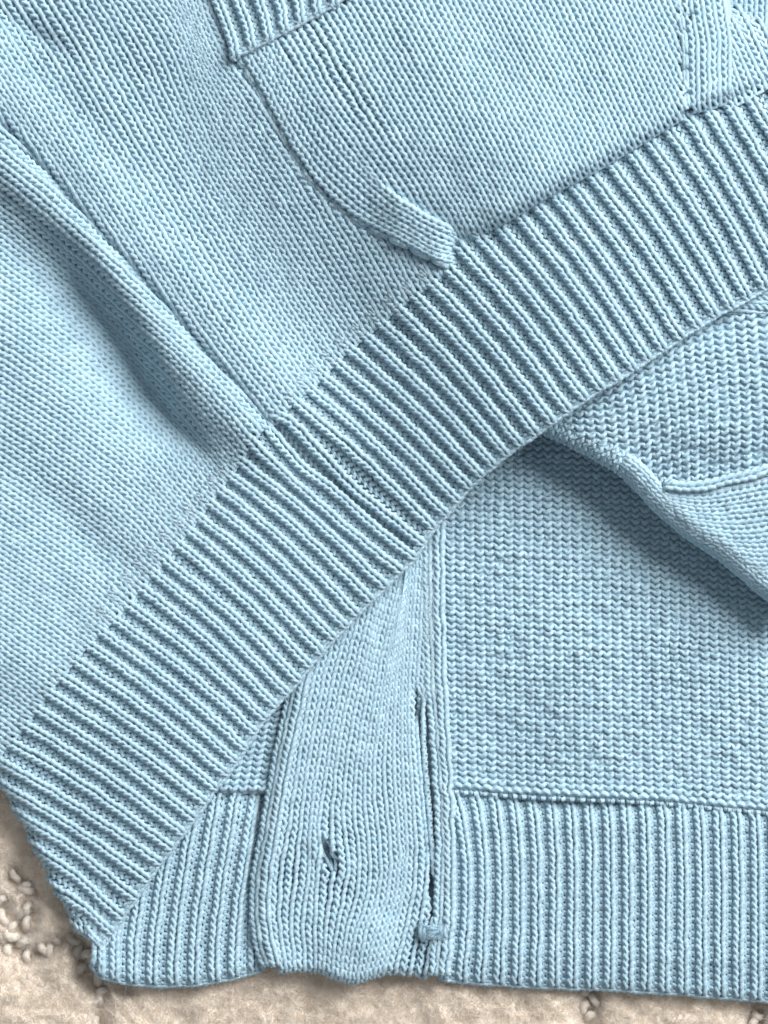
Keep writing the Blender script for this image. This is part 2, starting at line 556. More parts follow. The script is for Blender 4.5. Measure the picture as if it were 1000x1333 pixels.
def ribbed(patch, us, s0, s1, cs, parent, frac=0.58, r=2.85, keep=None, gap=None, h0=0.0, drop=3.5, nf=7.0, flat=None):
    """each rib (one column of V stitches and the purl column beside it) as a part; the relief dies out at the bound edge"""
    def soft(sc, p):
        f = smooth(sc, -14, 6)
        return f if flat is None else f * flat(p[:, 0], p[:, 1])
    for k in us:
        g = Geo()
        u, s = grid(k, k, s0, s1, cs)
        patch.yarn(g, u, s, wu=frac, cs=cs, kind=1, r=r, d=2.0, h0=h0, a=0.225, b=0.95, e=1.2, curv=1.6, keep=keep, nf=nf, skew=0.095,
                   relief=lambda sc, p: 1.2 * soft(sc, p))
        wide = gap is not None and k == gap
        u, s = grid(k + 0.5, k + 0.5, s0 + cs * 0.5, s1, cs)
        patch.yarn(g, u, s, wu=0.42 if not wide else 0.5, cs=cs, kind=-1, curv=1.5, r=r * 0.86, d=1.1, h0=h0 - 0.6, a=0.2, b=0.8, e=0.3,
                   keep=keep, nf=nf * 0.6, seg=8, skew=-0.1, relief=lambda sc, p: -(drop + (2.5 if wide else 0)) * soft(sc, p))
        g.build("rib", parent)


def zHem(x, y):
    top = np.interp(x, [p[0] for p in RT], [p[1] for p in RT])
    return ZT(x, y) - 9 * smooth(x, 608, 650) * smooth(y - top, 40, 4)
def bound_edge(patch, u0, u1, parent, s_at=-13.0, step=0.5, r=2.4):
    """the small chained stitches that finish a hem"""
    u = np.arange(u0, u1 + 1e-6, step)
    P = patch.look(patch.G, u, np.full(len(u), s_at))
    ok = inview(P[:, 0], P[:, 1], 40)
    g = Geo()
    chain(g, [tuple(p) for p in P[ok]], 9, 8.5, None, sgn=-1, r=r, h0=0.5, d=1.4, jit=1.5, n=max(60, 6 * int(ok.sum())), nf=9)
    g.build("bound_edge", parent)


hem = Hem(hemc, hemu, -40, 262, zHem, du=0.1)
hem.roll(20)
g = Geo()
hem.sheet(g, 7.4, step=(3, 2))
hem_o = g.build("hem_band", cardigan)
hem_o["label"] = "ribbed hem band of the upper layer running diagonally"
def fold_flat(x, y):                    # the cloth is stretched flat where it turns over the folded side
    xe = np.interp(y, [986, 1018, 1052, 1096, 1150, 1206, 1240], [-22, -6, 18, 41, 66, 98, 118])
    return np.where(y > 980, 0.35 + 0.65 * smooth(x - xe, 0, 45), 1.0)
ribbed(hem, range(-27, 30), -26, 250, 9.4, hem_o, gap=0, flat=fold_flat)
bound_edge(hem, -26.9, 29, hem_o)

# ---- left body panel (left of the side seam)
def panel_curves(ctrl, tops, K):
    """guide curves for every rib, ending at the rib tops"""
    ks = sorted(ctrl)
    n = 40
    rows = []
    for k in ks:
        c = np.array(ctrl[k], float)
        t = np.concatenate([[0], np.cumsum(np.linalg.norm(np.diff(c, axis=0), axis=1))])
        rows.append(hermite(t, c, np.linspace(0, 900, n)))
    M = hermite(ks, np.array(rows), np.array(K, float))
    out = []
    s = np.linspace(0, 900, n)
    for i, k in enumerate(K):
        c = M[i].copy()
        if k in tops:
            c += (np.array(tops[k], float) - c[0]) * np.exp(-s / 90)[:, None]
        out.append([(p[0], p[1], 0) for p in c])
    return out


ctrlA = {
    -4: [(418, 474), (380, 435), (320, 380), (250, 312), (180, 245), (110, 170), (50, 105)],
    0: [(343, 549), (306, 510), (250, 455), (190, 400), (120, 335), (60, 283), (0, 235), (-40, 205)],
    4: [(283, 633), (255, 598), (215, 550), (170, 507), (120, 466), (60, 422), (0, 382), (-40, 355)],
    8: [(228, 705), (200, 675), (160, 636), (110, 598), (60, 562), (0, 525), (-40, 500)],
    12: [(163, 784), (135, 757), (95, 727), (50, 697), (0, 664), (-40, 637)],
    16: [(93, 857), (65, 836), (30, 812), (0, 792), (-40, 765)],
    20: [(28, 941), (0, 921), (-40, 893)],
    24: [(-50, 1030), (-80, 1010), (-120, 983)],
}
KA = list(range(24, -5, -1))
cA = panel_curves(ctrlA, {k: LT[k] for k in range(0, 22)}, KA)
zA = lambda x, y: ZT(x, y) - 14 * smooth(seam_d(x, y), -3, 14)
pA = Patch(cA, [-2 * k for k in KA], -6, 620, zA)
keepA = lambda x, y: seam_d(x, y) < 14
g = Geo()
pA.sheet(g, 4.0, keepA)
u, s = grid(-44, 8, 3, 610, 10.0)
pA.yarn(g, u, s, keep=keepA, r=3.2)
o = g.build("body_panel", cardigan)
o["label"] = "plain knit panel left of the side seam, with a deep crease"

# ---- middle body panel (between the seam and the pocket)
ctrlB = {
    -8: [(200, 690), (150, 620), (90, 540), (20, 450), (-60, 350)],
    -4: [(285, 612), (250, 560), (200, 490), (140, 405), (75, 315), (10, 220), (-50, 130)],
    0: [(362, 541), (330, 500), (288, 448), (240, 380), (190, 303), (130, 210), (70, 115), (0, 10), (-40, -50)],
    3: [(417, 487), (390, 447), (340, 368), (285, 283), (230, 190), (175, 92), (140, 30), (95, -40)],
    5: [(453, 451), (430, 417), (390, 355), (340, 275), (288, 192), (249, 105), (225, 45), (190, -5), (160, -40)],
    8: [(515, 397), (485, 345), (430, 255), (375, 170), (330, 105), (296, 62), (272, 12), (258, -40)],
    10: [(560, 364), (530, 305), (475, 210), (420, 120), (375, 50), (340, -10), (322, -40)],
    14: [(653, 297), (620, 240), (560, 150), (500, 60), (440, -40)],
}
KB = list(range(-8, 15))
cB = panel_curves(ctrlB, {k: RT[k] for k in range(0, 15)}, KB)
POCK = [(296, 60), (300, 78), (334, 118), (365, 176), (405, 241), (463, 292), (511, 315), (560, 339), (580, 352)]
PKA = np.array(POCK, float)
def pocket_d(x, y):                     # positive inside the pocket (right of its side edge)
    xe = np.interp(y, PKA[:, 1], PKA[:, 0])
    xe = np.where(y < 60, 296 - (60 - y) * 0.35, xe)
    return (x - xe) * 0.85
zB = lambda x, y: ZT(x, y) - 9 * smooth(pocket_d(x, y), -3, 8) - 5 * smooth(-seam_d(x, y), -14, 2)
pB = Patch(cB, [2 * k for k in KB], -6, 760, zB)
keepB = lambda x, y: (seam_d(x, y) > 1) & (pocket_d(x, y) < 26)
keepBs = lambda x, y: (seam_d(x, y) > 4) & (pocket_d(x, y) < 40)
g = Geo()
pB.sheet(g, 4.0, keepBs)
u, s = grid(-16, 28, 3, 750, 10.0)
pB.yarn(g, u, s, keep=keepB, r=3.2)
o = g.build("body_panel", cardigan)
o["label"] = "plain knit panel between the side seam and the pocket"

# ---- patch pocket
pk = {
    0: [(590, 350), (572, 343), (511, 313), (463, 290), (405, 239), (365, 175), (334, 118), (298, 60), (270, 10), (240, -50)],
    2: [(602, 331), (570, 322), (530, 298), (480, 268), (425, 215), (383, 155), (350, 95), (315, 35), (290, -20), (270, -60)],
    4: [(609, 317), (588, 302), (548, 281), (498, 246), (448, 192), (402, 128), (362, 66), (332, 10), (300, -50)],
    6: [(613, 307), (596, 292), (556, 268), (516, 235), (474, 182), (430, 115), (395, 55), (362, -5), (335, -60)],
    8: [(617, 303), (604, 287), (577, 260), (540, 213), (500, 152), (460, 85), (425, 25), (380, -55)],
    10: [(623, 301), (611, 279), (586, 236), (549, 175), (512, 112), (475, 48), (425, -40)],
    14: [(669, 275), (640, 220), (600, 145), (560, 72), (501, -35)],
    18: [(716, 247), (680, 175), (640, 99), (568, -35)],
    22: [(763, 222), (730, 155), (690, 78), (631, -35)],
    26: [(810, 195), (780, 133), (745, 62), (695, -35)],
    30: [(857, 166), (830, 108), (800, 46), (761, -35)],
    34: [(903, 138), (880, 92), (855, 40), (820, -35)],
    37: [(938, 118), (915, 70), (892, 22), (865, -35)],
}
def crease(x, y):                       # the tuck beside the rolled pocket edge, and the opening under the cuff
    c = np.array([(500, 246), (518, 258), (572, 282), (612, 309)], float)
    d = np.full(np.shape(x), 1e9)
    for a, b in zip(c[:-1], c[1:]):
        t = np.clip(((x - a[0]) * (b[0] - a[0]) + (y - a[1]) * (b[1] - a[1])) / ((b - a) ** 2).sum(), 0, 1)
        d = np.minimum(d, np.hypot(x - a[0] - t * (b[0] - a[0]), y - a[1] - t * (b[1] - a[1])))
    w = smooth(x, 500, 560)
    return np.exp(-(d / 9.0) ** 2) * w
def roll_up(x, y):                      # the plump roll along the lower pocket edge
    c = np.array([(440, 255), (500, 280), (560, 309), (592, 325)], float)
    d = np.full(np.shape(x), 1e9)
    for a, b in zip(c[:-1], c[1:]):
        t = np.clip(((x - a[0]) * (b[0] - a[0]) + (y - a[1]) * (b[1] - a[1])) / ((b - a) ** 2).sum(), 0, 1)
        d = np.minimum(d, np.hypot(x - a[0] - t * (b[0] - a[0]), y - a[1] - t * (b[1] - a[1])))
    return np.exp(-(d / 22.0) ** 2) * smooth(x, 430, 520)
HEMTOP = np.array(RT, float)
BOTL = np.array([(560, 345), (590, 330), (622, 303), (664, 279), (728, 241), (805, 198), (862, 164), (890, 147), (940, 128), (1010, 95)], float)
def bot_d(x, y):                        # distance above the pocket's lower edge
    return (np.interp(x, BOTL[:, 0], BOTL[:, 1]) - y) * 0.86
def zC(x, y):
    z = ZT(x, y) + 4 * smooth(pocket_d(x, y), -4, 12) - 2 * crease(x, y) - 1 - 9 * smooth(x, 575, 605) * (1 - smooth(x, 605, 640)) * smooth(y, 295, 315)
    b = bot_d(x, y)
    z = z + 8 * smooth(b, 45, 8) * smooth(x, 610, 660)
    z = z - 14 * (1 - smooth(b, -6, 7)) * smooth(x, 600, 640)
    return z
strip = {k: pk[k] for k in (0, 2, 4)}
strip[5.2] = [(612, 309), (594, 292), (556, 270), (511, 240), (463, 185), (418, 120), (379, 60), (349, 3), (318, -55)]
main = dict(pk)
for k in (0, 2):
    del main[k]
main[4] = [(556, 350), (530, 312), (490, 252), (448, 192), (402, 128), (362, 66), (332, 10), (300, -50)]
main[6] = [(579, 334), (555, 295), (520, 240), (474, 178), (430, 115), (395, 55), (362, -5), (335, -60)]
main[8] = [(602, 317), (580, 279), (545, 222), (500, 152), (460, 85), (425, 25), (380, -55)]
above = lambda x, y: (y > (76 - (x - 300) * 0.52) - 2)
us = sorted(main)
pC = Patch([main[k] for k in us], us, -6, 620, zC)
keepC = lambda x, y: ((bot_d(x, y) > -3) | (x < 612)) & (x < 890) & above(x, y) & ((x > 600) | (y < np.interp(x, [440, 518, 572, 612], [230, 282, 302, 318])))
g = Geo()
pC.sheet(g, 4.0, keepC)
u, s = grid(5, 37, 1, 610, 10.0)
pC.yarn(g, u, s, keep=keepC, r=3.2, skew=0.05)
zS = lambda x, y: zC(x, y) + 7 * smooth(x, 470, 530) * smooth(y, 225, 262) * smooth(x, 612, 560) - 7 * smooth(x, 572, 604)
us = sorted(strip)
pS = Patch([strip[k] for k in us], us, -6, 620, zS)
keepS = lambda x, y: above(x, y)
pS.sheet(g, 4.0, keepS)
u, s = grid(1, 4.6, 4, 610, 10.0)
pS.yarn(g, u, s, keep=keepS, r=3.2, skew=0.05)
u, s = grid(0, 0, 4, 610, 10.0)                # the outermost column: every third stitch is pulled in by the sewing
sel = np.arange(u.size) % 3 != 0
pS.yarn(g, u.ravel()[sel], s.ravel()[sel], keep=keepS, r=3.0, h0=-1.5, jit=1.8)
pocket = g.build("patch_pocket", cardigan)
pocket["label"] = "plain knit patch pocket sewn down to the hem"
# shaped band at the right end of the pocket: upright stitches
band = {0: [(893, 142), (891, 100), (889, 50), (880, 0), (876, -40)], 2: [(920, 136), (919, 95), (918, 50), (910, 0), (906, -40)],
        4: [(946, 128), (946, 90), (946, 50), (938, 0), (934, -40)], 5: [(958, 124), (960, 90), (960, 50), (952, 0), (948, -40)]}
def zD(x, y):
    return ZT(x, y) + 4 + 2.5 * np.exp(-((x - 920) / 22.0) ** 2) - 10 * (1 - smooth(bot_d(x, y), -4, 7))
pD = Patch([band[k] for k in sorted(band)], sorted(band), -6, 190, zD)
g = Geo()
kD = lambda x, y: (x > 884) & (x < 952) & (bot_d(x, y) > -3)
pD.sheet(g, 6.5, kD)
u, s = grid(0, 4, 2, 180, 10.0)
eye = lambda x, y: kD(x, y) & ~((x < 900) & (np.abs(np.mod(y - 2, 26) - 13) < 5))
pD.yarn(g, u, s, keep=eye, r=3.1)
g.build("shaped_band", pocket)

# panel right of the pocket
ce = {0: [(942, 140), (930, 95), (905, 40), (870, -40)], 4: [(992, 112), (965, 55), (935, 0), (915, -40)], 8: [(1045, 82), (1015, 20), (985, -40)]}
def edgeE(x, y):                        # the rounded shoulder where this panel turns away
    return (y - (2 + (x - 925) * 0.62)) * 0.85
def zE(x, y):
    return ZT(x, y) + 3 - 30 * (1 - smooth(edgeE(x, y), -12, 14)) - 8 * (1 - smooth((HEM_Y(x) - y), -4, 8))
HEM_Y = lambda x: np.interp(x, HEMTOP[:, 0], HEMTOP[:, 1])
pE = Patch([ce[k] for k in sorted(ce)], sorted(ce), -6, 190, zE)
g = Geo()
kE = lambda x, y: (x > 944 - (y < 50) * 30) & (edgeE(x, y) > -10)
pE.sheet(g, 4.0, kE)
u, s = grid(0, 8, 2, 185, 10.0)
pE.yarn(g, u, s, keep=kE, r=3.0)
g.build("body_panel", cardigan)["label"] = "plain knit panel right of the pocket"

# cloth seen in the top right corner
cf = {0: [(900, 80), (900, -60)], 6: [(981, 80), (981, -60)], 12: [(1062, 80), (1062, -60)]}
pF = Patch([cf[k] for k in sorted(cf)], sorted(cf), -6, 150, lambda x, y: 64 + 0 * x)
g = Geo()
pF.sheet(g, 4.9)
u, s = grid(0, 12, 0, 140, 10.0)
pF.yarn(g, u, s, r=3.0)
g.build("sleeve", cardigan)["label"] = "plain knit cloth in the far right corner"

# ---- pocket cuff (ribbed)
cc, cu = [], []
for i in range(-1, 8):
    b = np.array([306 + 21.5 * i, 69 - 11.2 * i]); lean = 0.42 - 0.02 * i
    cc.append([(b[0], b[1], 0), (b[0] - 9 * lean, b[1] - 20, 0), (b[0] - 48 * lean, b[1] - 62, 0), (b[0] - 110 * lean, b[1] - 125, 0)])
    cu.append(i)
zG = lambda x, y: ZT(x, y) + 6 + 4 * np.exp(-((y - (70 - (x - 306) * 0.52)) / 14.0) ** 2)
cuff = Hem(cc, cu, -30, 130, zG, du=0.1)
cuff.roll(14)
kG = lambda x, y: (pocket_d(x, y) > -1)
g = Geo()
cuff.sheet(g, 6.5, kG, step=(3, 2))
cuff_o = g.build("pocket_cuff", cardigan)
cuff_o["label"] = "ribbed cuff of the pocket opening"
ribbed(cuff, range(0, 8), -14, 110, 9.4, cuff_o, keep=kG)
g = Geo()
chain(g, [(304, 72, 6), (330, 60, 6), (360, 44, 6), (395, 26, 6), (430, 6, 6), (460, -14, 6)], 10, 9.5, ZT, kind=1, r=2.9)
g.build("bound_edge", cuff_o)

# ------------------------------------------------------------------ lower layer
ZL = tps([(580, 560, 20), (700, 600, 18), (800, 700, 16), (1000, 800, 14), (650, 760, 22), (760, 860, 24), (900, 920, 20), (620, 900, 20),
          (640, 960, 14), (690, 940, 16), (720, 1010, 20), (830, 880, 16), (850, 980, 22), (1000, 1000, 18), (600, 1040, 18), (1000, 1050, 18),
          (950, 860, 22), (590, 690, 20), (880, 770, 14), (830, 1000, 22), (760, 960, 22)])

EDGE = np.array([(640, 530), (703, 560), (746, 581), (795, 608), (820, 626), (845, 654), (885, 690), (937, 726), (1000, 779), (1060, 830)], float)
def edge_d(x, y):                       # distance above the folded lower-left edge
    return np.sign(np.interp(x, EDGE[:, 0], EDGE[:, 1]) - y) * seg_dist(EDGE, x, y)

# inside of the back: purl side
ci = {}
for i, x in enumerate(np.arange(540, 1081, 54)):
    yb = np.interp(x, [540, 590, 700, 850, 1000, 1080], [1019, 1024, 1032, 1038, 1052, 1060])
    ci[i * 4.25] = [(x, yb, 0), (x - 2, yb - 120, 0), (x - 4, yb - 300 + 0.06 * (x - 590), 0), (x - 4, yb - 560 + 0.10 * (x - 590), 0)]
zH = lambda x, y: ZL(x, y) + 5 * np.exp(-((y - np.interp(x, [540, 590, 700, 850, 1000, 1080], [1015, 1020, 1028, 1034, 1047, 1055])) / 9.0) ** 2) \
    + 4 * np.sin(x / 47 + y / 61) * 0.6
pH = Patch([ci[k] for k in sorted(ci)], sorted(ci), -6, 560, zH)
g = Geo()
pH.sheet(g, 1.4)
u, s = grid(1, 42, 2, 550, 8.3)
kH = lambda x, y: (y > hem_edge(x) - 60) & (edge_d(x, y) < 45)
pH.yarn(g, u, s, keep=kH, cs=8.3, kind=-1, r=2.95, d=2.3, wave=WAVE, jit=1.6, nf=7.0)
u, s = grid(1.5, 42, -3, -3, 8.3)
pH.yarn(g, u, s, cs=8.3, kind=-1, r=2.8, d=2.0, a=0.19, b=0.6, e=0.3, h0=1.0, jit=1.6)
g.build("inside_panel", cardigan)["label"] = "inside of the back panel showing purl bumps"

# hem of the lower layer, right of the placket
cI, uI = [], []
for i in range(-1, 20):
    x = 578 + 24.0 * i
    yt = np.interp(x, [540, 590, 700, 850, 1000, 1080], [1024, 1028, 1038, 1044, 1057, 1065])
    yb = np.interp(x, [540, 590, 700, 800, 900, 1000, 1080], [1258, 1266, 1274, 1277, 1284, 1292, 1299])
    bw = 9 * math.exp(-max(i, 0) / 3.0)
    cI.append([(x, yb, 0), (x + bw * 0.6, yb - 50, 0), (x + bw, yb - 120, 0), (x - 1, yt + 40, 0), (x - 4 - 1.5 * bw, yt - 8, 0)])
    uI.append(i)
zI = lambda x, y: 24 - 8 * smooth(y, 1075, 1035) - 6 * smooth(y, 1240, 1285) + 1.5 * np.sin(x / 60)
pI = Hem(cI, uI, -36, 250, zI, du=0.1)
pI.roll(16)
g = Geo()
pI.sheet(g, 6.5, step=(3, 2))
hi = g.build("hem_band", cardigan)
hi["label"] = "ribbed hem band of the lower layer right of the placket"
ribbed(pI, range(0, 20), -20, 240, 8.8, hi, frac=0.64, r=2.8, drop=1.8)
bound_edge(pI, 0, 19, hi)

# hem of the lower layer, left of the placket
cJ, uJ = [], []
JB = [(122, 1246), (132, 1260), (149, 1266), (173, 1270), (199, 1272), (226, 1272), (253, 1271), (279, 1267), (305, 1262), (330, 1255), (355, 1250)]
JT = [(150, 1010), (163, 1018), (182, 1022), (207, 1025), (232, 1026), (258, 1028), (283, 1029), (308, 1029), (334, 1028), (352, 1027), (376, 1027)]
for i, (b, t) in enumerate(zip(JB, JT)):
    b = np.array(b, float); t = np.array(t, float)
    cJ.append([(b[0], b[1], 0), (b[0] + 1, b[1] - 40, 0), tuple(b + (t - b) * 0.5 + np.array([-5, 0])) + (0,), tuple(b + (t - b) * 0.8 + np.array([-2, 0])) + (0,), (t[0], t[1], 0)])
    uJ.append(i)
zJ = lambda x, y: 22 + 8 * np.exp(-((x - 130) / 30.0) ** 2) - 6 * smooth(y, 1070, 1035) - 6 * smooth(x, 312, 345)
pJ = Hem(cJ, uJ, -36, 258, zJ, du=0.1)
pJ.roll(16)
g = Geo()
pJ.sheet(g, 6.5, step=(3, 2))
hj = g.build("hem_band", cardigan)
hj["label"] = "ribbed hem band of the lower layer left of the placket"
ribbed(pJ, range(0, 10), -20, 246, 9.2, hj, frac=0.62, r=2.85, drop=2.0)
bound_edge(pJ, 0, 9.6, hj)

# purl cloth between the upper hem and the placket
ck = {0: [(240, 1026), (262, 900), (280, 800)], 6: [(316, 1028), (340, 900), (356, 800)], 12: [(392, 1028), (416, 900), (434, 800)]}
pK = Patch([ck[k] for k in sorted(ck)], sorted(ck), -6, 240, lambda x, y: 18 + 5 * np.exp(-((y - 1025) / 9.0) ** 2))
g = Geo()
pK.sheet(g, 1.4)
u, s = grid(0, 12, 2, 235, 8.3)
pK.yarn(g, u, s, keep=lambda x, y: (y > hem_edge(x) - 45) & (x < 400), cs=8.3, kind=-1, r=2.95, d=2.3, wave=WAVE, nf=7.0)
g.build("inside_panel", cardigan)["label"] = "small corner of purl cloth left of the placket"

# ---- button placket
SLIT = np.array([(542, 900), (546, 950), (550, 1000), (556, 1070), (562, 1150), (564, 1190)], float)
HOLE = np.array([(421, 1098), (428, 1112), (434, 1130)], float)
PLB = [(338, 1256), (350, 1256), (380, 1252), (408, 1252), (440, 1264), (470, 1268), (497, 1256), (520, 1257), (545, 1258), (562, 1262), (592, 1268)]
cl = {
    0: [(342, 1256), (330, 1205), (330, 1150), (342, 1080), (352, 1020), (366, 950), (384, 870), (402, 790), (420, 720), (436, 630)],
    2: [(368, 1254), (360, 1200), (362, 1140), (374, 1070), (384, 1000), (398, 920), (418, 830), (440, 740), (456, 650)],
    4: [(393, 1252), (391, 1200), (398, 1140), (402, 1070), (410, 1000), (424, 920), (444, 830), (466, 740), (482, 650)],
    5.5: [(414, 1254), (414, 1205), (417, 1150), (420, 1115), (418, 1085), (426, 1020), (440, 930), (462, 835), (482, 745), (498, 655)],
    6.5: [(425, 1257), (428, 1210), (436, 1160), (441, 1125), (437, 1090), (439, 1020), (452, 930), (475, 835), (494, 745), (510, 655)],
    8: [(442, 1264), (448, 1215), (462, 1160), (464, 1110), (458, 1070), (461, 1000), (473, 920), (490, 830), (512, 740), (528, 650)],
    10: [(464, 1268), (472, 1220), (490, 1160), (492, 1110), (486, 1060), (484, 1000), (494, 920), (510, 830), (530, 740), (546, 650)],
    12: [(486, 1262), (498, 1215), (514, 1160), (518, 1110), (514, 1060), (510, 1000), (512, 920), (520, 830), (528, 740), (536, 650)],
    14: [(512, 1256), (524, 1210), (534, 1160), (538, 1110), (536, 1060), (532, 1000), (530, 930), (534, 830), (540, 740), (546, 650)],
    15: [(530, 1257), (540, 1210), (550, 1160), (552, 1110), (548, 1060), (543, 1000), (539, 940), (544, 840), (549, 740), (555, 650)],
    16: [(552, 1260), (560, 1210), (565, 1160), (563, 1110), (559, 1060), (554, 1000), (551, 940), (555, 840), (558, 740), (563, 650)],
    18: [(582, 1268), (588, 1210), (590, 1160), (589, 1100), (587, 1040), (583, 980), (579, 900), (576, 820), (575, 740), (577, 650)],
}
def zP(x, y):
    xl = np.interp(y, [790, 870, 950, 1020, 1080, 1150, 1205, 1256], [402, 384, 366, 352, 342, 330, 330, 342])
    z = 33 - 9 * (1 - smooth(x - xl, -4, 18)) + 0 * x
    z = z + 7 * np.exp(-(((x - 478) / 42.0) ** 2 + ((y - 1225) / 36.0) ** 2))
    z = z - 5 * np.exp(-(((x - 402) / 20.0) ** 2 + ((y - 1245) / 22.0) ** 2)) - 8 * np.exp(-(((x - 545) / 12.0) ** 2 + ((y - 1235) / 40.0) ** 2))
    z = z - 20 * np.exp(-(seg_dist(SLIT, x, y) / 2.8) ** 2)
    z = z - 20 * np.exp(-(seg_dist(HOLE, x, y) / 4.6) ** 2) + 3.0 * np.exp(-((seg_dist(HOLE, x, y) - 13) / 7.0) ** 2)
    z = z - 6 * smooth(x, 574, 592) - 5 * np.exp(-((x - (560 + (y - 1000) * 0.02)) / 5.0) ** 2) * smooth(900, y, 860) * 0
    return z
pL = Hem([cl[k] for k in sorted(cl)], sorted(cl), -36, 620, zP, du=0.125)
pL.roll(18)
g = Geo()
pL.sheet(g, 6.5, step=(3, 2))
kL = lambda x, y: (y > hem_edge(x) - 45) & (seg_dist(SLIT, x, y) > 2.0) & (seg_dist(HOLE, x, y) > 3.2)
u, s = grid(2, 15, -20, 610, 9.4)
pL.yarn(g, u, s, cs=9.4, kind=1, r=2.95, d=2.2, a=0.23, b=0.92, e=0.8, curv=1.0, keep=kL, jit=1.3, nf=4)
u, s = grid(16, 16, -20, 42, 9.4)
pL.yarn(g, u, s, cs=9.4, kind=1, r=2.75, d=2.4, jit=1.3)
u, s = grid(15.8, 15.8, 62, 370, 9.4)
pL.yarn(g, u, s, wu=0.9, cs=9.4, kind=1, r=2.8, d=2.2, jit=1.3, keep=lambda x, y: seg_dist(SLIT, x, y) > 1.2)
u, s = grid(16, 17, 330, 610, 9.4)
pL.yarn(g, u, s, cs=9.4, kind=1, r=2.75, d=2.4, jit=1.3, keep=lambda x, y: y < 906)
placket = g.build("button_placket", cardigan)
placket["label"] = "narrow knitted button placket with a buttonhole and an open slit"
zP2 = lambda x, y: zP(x, y) - 0.5
kU = lambda x, y: y < 908
for path in ([(cl[0][i][0] + 4, cl[0][i][1]) for i in range(10)], [(cl[0][i][0] + 17, cl[0][i][1]) for i in range(10)]):
    g = Geo()
    chain(g, path, 13, 8.6, zP2, sgn=-1, r=3.1, h0=1.0, jit=1.6, nf=3)
    g.build("selvedge", placket)
for du_, w in ((-18, 12), (-3, 14)):
    g = Geo()
    pth = [(p[0] + du_ + (3 if 930 < p[1] < 1130 and du_ < -5 else 0), p[1]) for p in cl[18]]
    chain(g, pth, w, 9.2, lambda x, y: 32 + 0 * x + (2 if du_ > -5 else 0), sgn=-1, r=3.1, h0=1.0, jit=1.6, nf=3)
    g.build("selvedge", placket)
# the buttonhole's worked threads
g = Geo()
strand(g, [(417, 1094, 32), (420, 1108, 28), (427, 1122, 26), (433, 1134, 32)], 2.4, fz=12)
strand(g, [(426, 1094, 34), (434, 1108, 30), (437, 1120, 30), (437, 1134, 33)], 2.4, fz=12)
strand(g, [(424, 1106, 24), (430, 1118, 23), (434, 1131, 30)], 1.6, fz=6)
g.build("buttonhole", placket)
# the bar tack that closes the slit
g = Geo()
for i in range(11):
    y = 1206 + rng.uniform(0, 15); q = rng.uniform(-4, 4)
    strand(g, [(546 + rng.uniform(-2, 5), y + q, 33), (553, y + q * 0.6, 35 + rng.uniform(0, 3)), (563, y + rng.uniform(-2, 2), 38 + rng.uniform(0, 3)),
               (574, y - q * 0.6, 35 + rng.uniform(0, 3)), (582 + rng.uniform(-4, 3), y - q, 33)], rng.uniform(1.9, 2.8), fz=60)
for x in (550, 577):
    strand(g, [(x, 1202, 33), (x - 3, 1212, 39), (x + 1, 1226, 32)], 3.0, fz=25)
    strand(g, [(x + 5, 1200, 33), (x + 2, 1213, 40), (x + 6, 1228, 32)], 2.6, fz=25)
g.build("bar_tack", placket)

# ------------------------------------------------------------------ folded front at the right: purl side, with its edge band
SPL = np.array([(780, 650), (870, 634), (905, 634), (950, 624), (1000, 612), (1060, 600)], float)
def zM(x, y):
    z = 92 + 0 * x - 8 * smooth(y, 470, 400) + 6 * np.exp(-(((x - 880) / 110.0) ** 2 + ((y - 520) / 60.0) ** 2))
    z = z - 16 * smooth(y, 545, 640) * smooth(x, 780, 860)
    z = z - 10 * smooth(x, 780, 700)
    z = z - 6 * (1 - smooth(edge_d(x, y), 0, 24))
    return z
cm, um = [], []
for i, (bx, by, tx, ty) in enumerate([(660, 690, 640, 330), (730, 690, 700, 340), (800, 690, 765, 350), (865, 670, 835, 360), (920, 655, 905, 365), (985, 645, 975, 370), (1060, 635, 1050, 372)]):
    cm.append([(bx, by, 0), (bx + (tx - bx) * 0.4 + 6, by + (ty - by) * 0.4, 0), (tx, ty, 0)])
    um.append(i * 4.8)
pM = Patch(cm, um, -10, 330, zM)
splY = lambda x: np.interp(x, SPL[:, 0], SPL[:, 1])
kM = lambda x, y: (edge_d(x, y) > 15) & (y > hem_edge(x) - 45) & (y < splY(x) + 3) & (y > 395)
g = Geo()
pM.sheet(g, 1.4, kM, step=(1, 2))
u, s = grid(0, 28, 0, 320, 9.0)
pM.yarn(g, u, s, cs=9.0, kind=-1, r=2.95, d=2.3, wave=WAVE, keep=kM, jit=1.6, nf=7.0)
fold = g.build("folded_front", cardigan)
fold["label"] = "folded-over front showing its purl side"
# closed underside of the fold
# edge band: sideways stitches fanning from the corner
bd = {
    0: [(862, 638), (880, 640), (920, 640), (960, 632), (1010, 620), (1060, 608)],
    2: [(864, 650), (885, 656), (925, 660), (965, 655), (1010, 648), (1060, 640)],
    4: [(872, 664), (892, 674), (930, 682), (970, 682), (1012, 676), (1060, 670)],
    6: [(882, 678), (905, 692), (940, 703), (975, 707), (1015, 703), (1060, 697)],
    8: [(896, 692), (920, 708), (950, 722), (985, 730), (1020, 730), (1060, 726)],
    10: [(915, 706), (940, 722), (965, 740), (995, 752), (1030, 757), (1070, 756)],
    12: [(940, 722), (965, 742), (985, 758), (1010, 774), (1040, 786), (1080, 790)],
}
def zO(x, y):
    z = 80 + 3 * np.exp(-((y - (648 - (x - 900) * 0.2)) / 18.0) ** 2) - 5 * smooth(y, 660, 780)
    z = z - 9 * (1 - smooth(edge_d(x, y), 0, 22))
    return z
pO = Patch([bd[k] for k in sorted(bd)], sorted(bd), -16, 210, zO)
kO = lambda x, y: (edge_d(x, y) > 13)
g = Geo()
